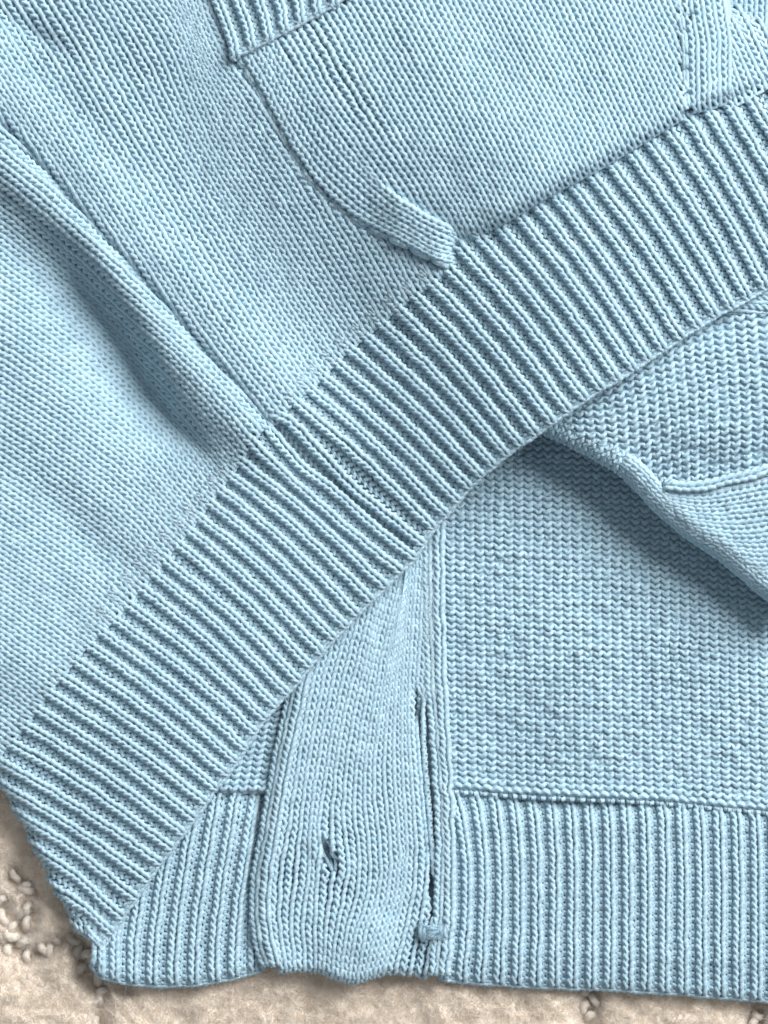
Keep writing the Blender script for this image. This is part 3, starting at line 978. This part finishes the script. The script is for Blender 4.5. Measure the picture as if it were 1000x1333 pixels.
pO.sheet(g, 4.0, kO, step=(1, 2))
u, s = grid(0, 12, -12, 205, 9.8)
pO.yarn(g, u, s, cs=9.8, kind=1, r=3.0, keep=kO, sgn=-1, jit=1.2)
eb = g.build("edge_band", fold)
g = Geo()
chain(g, [(866, 632), (885, 634), (905, 634), (950, 625), (1000, 612), (1060, 600)], 13, 11, lambda x, y: zO(x, y) + 5, sgn=-1, r=3.2, h0=1.5, jit=1.6, nf=3)
g.build("chain_seam", fold)
# tucked sliver under the corner
g = Geo()
ct = {0: [(806, 616), (835, 622), (875, 636)], 3: [(822, 630), (845, 640), (872, 648)], 6: [(838, 648), (856, 656), (880, 664)]}
pT = Patch([ct[k] for k in sorted(ct)], sorted(ct), -6, 90, lambda x, y: 68 - 8 * (1 - smooth(edge_d(x, y), 0, 22)))
kT = lambda x, y: edge_d(x, y) > 12
pT.sheet(g, 6, kT, step=(1, 2))
u, s = grid(0, 6, 0, 75, 9)
pT.yarn(g, u, s, wu=0.9, cs=9, r=2.7, keep=kT)
g.build("tuck", fold)
# the rounded turn of the cloth along the folded edge
g = Geo()
t = np.concatenate([[0], np.cumsum(np.linalg.norm(np.diff(EDGE, axis=0), axis=1))])
E2 = hermite(t, EDGE, np.linspace(0, t[-1], 40))
nrm = np.gradient(E2, axis=0); nrm /= np.linalg.norm(nrm, axis=1, keepdims=True); nrm = np.stack([nrm[:, 1], -nrm[:, 0]], 1)
ztop = np.where(E2[:, 0] < 812, 91 - 10 * smooth(E2[:, 0], 780, 700), 75.0)
ztop = np.interp(E2[:, 0], [640, 700, 780, 830, 880, 1060], [81, 81, 91, 88, 76, 74])
cw = []
for q, dz in ((27, 1), (18, 1), (9, -2), (3, -9), (0, -19), (2, -31), (9, -46), (26, -56)):
    cw.append(np.column_stack([E2 + nrm * q, ztop + dz]))
pW = Patch(cw, [0, 1, 2, 3, 4, 5, 6, 7.5], 0, t[-1], None)
if pW.N[0, :, 2].mean() < 0:
    pW.N = -pW.N
pW.sheet(g, 5.0, step=(1, 2))
u, s = grid(0.5, 6.5, 4, t[-1] - 4, 9.5)
purl = lambda x, y: x < 815
knit = lambda x, y: x >= 815
pW.yarn(g, u, s, cs=9.5, kind=-1, r=2.75, d=1.6, a=0.27, b=0.8, e=-0.6, skew=-0.08, jit=1.6, nf=5, keep=purl)
pW.yarn(g, u, s, cs=9.5, kind=1, r=3.0, d=1.8, jit=1.4, nf=5, keep=knit)
g.build("fold_edge", fold)
# strip of cloth above it, under the upper hem
g = Geo()
cn = {0: [(900, 415), (940, 407), (1000, 409), (1060, 412)], 1: [(900, 403), (940, 396), (1000, 397), (1060, 400)], 4: [(900, 365), (940, 360), (1000, 360), (1060, 362)]}
pN = Patch([cn[k] for k in sorted(cn)], sorted(cn), -6, 170, lambda x, y: 86 - 3 * smooth(y, 400, 413) ** 2 * 4 + 0 * x)
pN.sheet(g, 6, step=(1, 2))
u, s = grid(0, 4, 0, 165, 9.8)
pN.yarn(g, u, s, cs=9.8, r=3.0)
g.build("front_edge", cardigan)["label"] = "rolled front edge peeping out below the upper hem"

# ------------------------------------------------------------------ carpet
def vnoise(x, y, seed):
    r = np.random.default_rng(seed).random((256, 256))
    i, j = np.floor(x).astype(int), np.floor(y).astype(int)
    fx, fy = x - i, y - j
    fx = fx * fx * (3 - 2 * fx); fy = fy * fy * (3 - 2 * fy)
    g_ = lambda a, b: r[a % 256, b % 256]
    return (g_(i, j) * (1 - fx) + g_(i + 1, j) * fx) * (1 - fy) + (g_(i, j + 1) * (1 - fx) + g_(i + 1, j + 1) * fx) * fy


# grooves between the cut-pile blocks
GROOVES = [[(-60, 1225), (0, 1222), (35, 1240), (60, 1232), (95, 1222), (130, 1250), (160, 1280)],
           [(20, 1140), (45, 1165), (30, 1200), (20, 1225)], [(-60, 1150), (-20, 1165), (20, 1195), (30, 1215)],
           [(100, 1225), (110, 1262), (135, 1290), (128, 1345), (135, 1400)],
           [(755, 1270), (765, 1292), (770, 1340), (768, 1400)], [(985, 1285), (990, 1310), (980, 1345), (985, 1400)]]
def groove(x, y):
    d = np.full(np.shape(x), 1e9)
    for c in GROOVES:
        d = np.minimum(d, seg_dist(np.array(c, float), x, y))
    return d
def carpet_z(x, y):
    d = groove(x + 10 * (vnoise(x / 17, y / 17, 3) - .5), y + 10 * (vnoise(x / 17, y / 17, 4) - .5))
    z = -22 * np.exp(-(d / 15.0) ** 2)
    z = z + 10 * (vnoise(x / 45, y / 45, 1) - 0.5) + 7 * (vnoise(x / 19, y / 17, 2) - 0.5) + 3.6 * (vnoise(x / 8, y / 8, 5) - 0.5) + 2.2 * (vnoise(x / 4, y / 4, 6) - 0.5)
    return z - 4


carpet_geo = Geo()
def carpet_block(x0, x1, y0, y1, st):
    gx, gy = np.meshgrid(np.arange(x0, x1 + st, st), np.arange(y0, y1 + st, st), indexing='ij')
    V = np.stack([gx, gy, carpet_z(gx, gy)], -1)
    idx = np.arange(gx.size).reshape(gx.shape)
    carpet_geo.add(V.reshape(-1, 3), np.stack([idx[:-1, :-1], idx[1:, :-1], idx[1:, 1:], idx[:-1, 1:]], -1).reshape(-1, 4))
    return V
carpet_block(-90, 330, 960, 1480, 2.4)
carpet_block(330, 1100, 1235, 1480, 2.4)
# the rest of the carpet, coarse, mostly under the cloth
for (a, b, c, d) in ((-900, -90, -700, 2100), (-90, 1100, -700, 960), (330, 1100, 960, 1235), (-90, 1100, 1480, 2100), (1100, 1900, -700, 2100)):
    carpet_block(a, b, c, d, 40)
# pile fibres
k = 230000
px = rng.uniform(-70, 1060, k); py = rng.uniform(1000, 1400, k)
vis = ((px < 175) & (py > 1000)) | (py > 1238)
px, py = px[vis], py[vis]
P0 = np.column_stack([px, py, carpet_z(px, py) - 1.0])
fuzz(carpet_geo, P0, np.tile([0, 0, 1.0], (len(P0), 1)), 9.0, 0.3, lift=1.3)
carpet = carpet_geo.build("carpet", None, PILE)
carpet["kind"] = "structure"
# uncut yarn loops lying in the grooves
for c in GROOVES:
    c = np.array(c, float)
    t = np.concatenate([[0], np.cumsum(np.linalg.norm(np.diff(c, axis=0), axis=1))])
    for q in np.arange(4, t[-1], 14):
        p = np.array([np.interp(q, t, c[:, 0]), np.interp(q, t, c[:, 1])]) + rng.normal(0, 6, 2)
        if not (-30 < p[0] < 1030 and p[1] < 1370):
            continue
        a = rng.uniform(0, math.pi); L = rng.uniform(6, 10); dd = np.array([math.cos(a), math.sin(a)]); nn = np.array([-dd[1], dd[0]])
        z0 = -18 + rng.uniform(-3, 3)
        g = Geo()
        pts = [np.append(p - dd * L, z0 - 7), np.append(p - dd * L * 0.55 + nn * 1.5, z0), np.append(p + nn * 2.5, z0 + 3), np.append(p + dd * L * 0.55 + nn * 1.0, z0), np.append(p + dd * L, z0 - 7)]
        strand(g, pts, rng.uniform(4.6, 6.4), sides=8, n=9, fz=60)
        g.build("pile_loop", carpet, PILE)
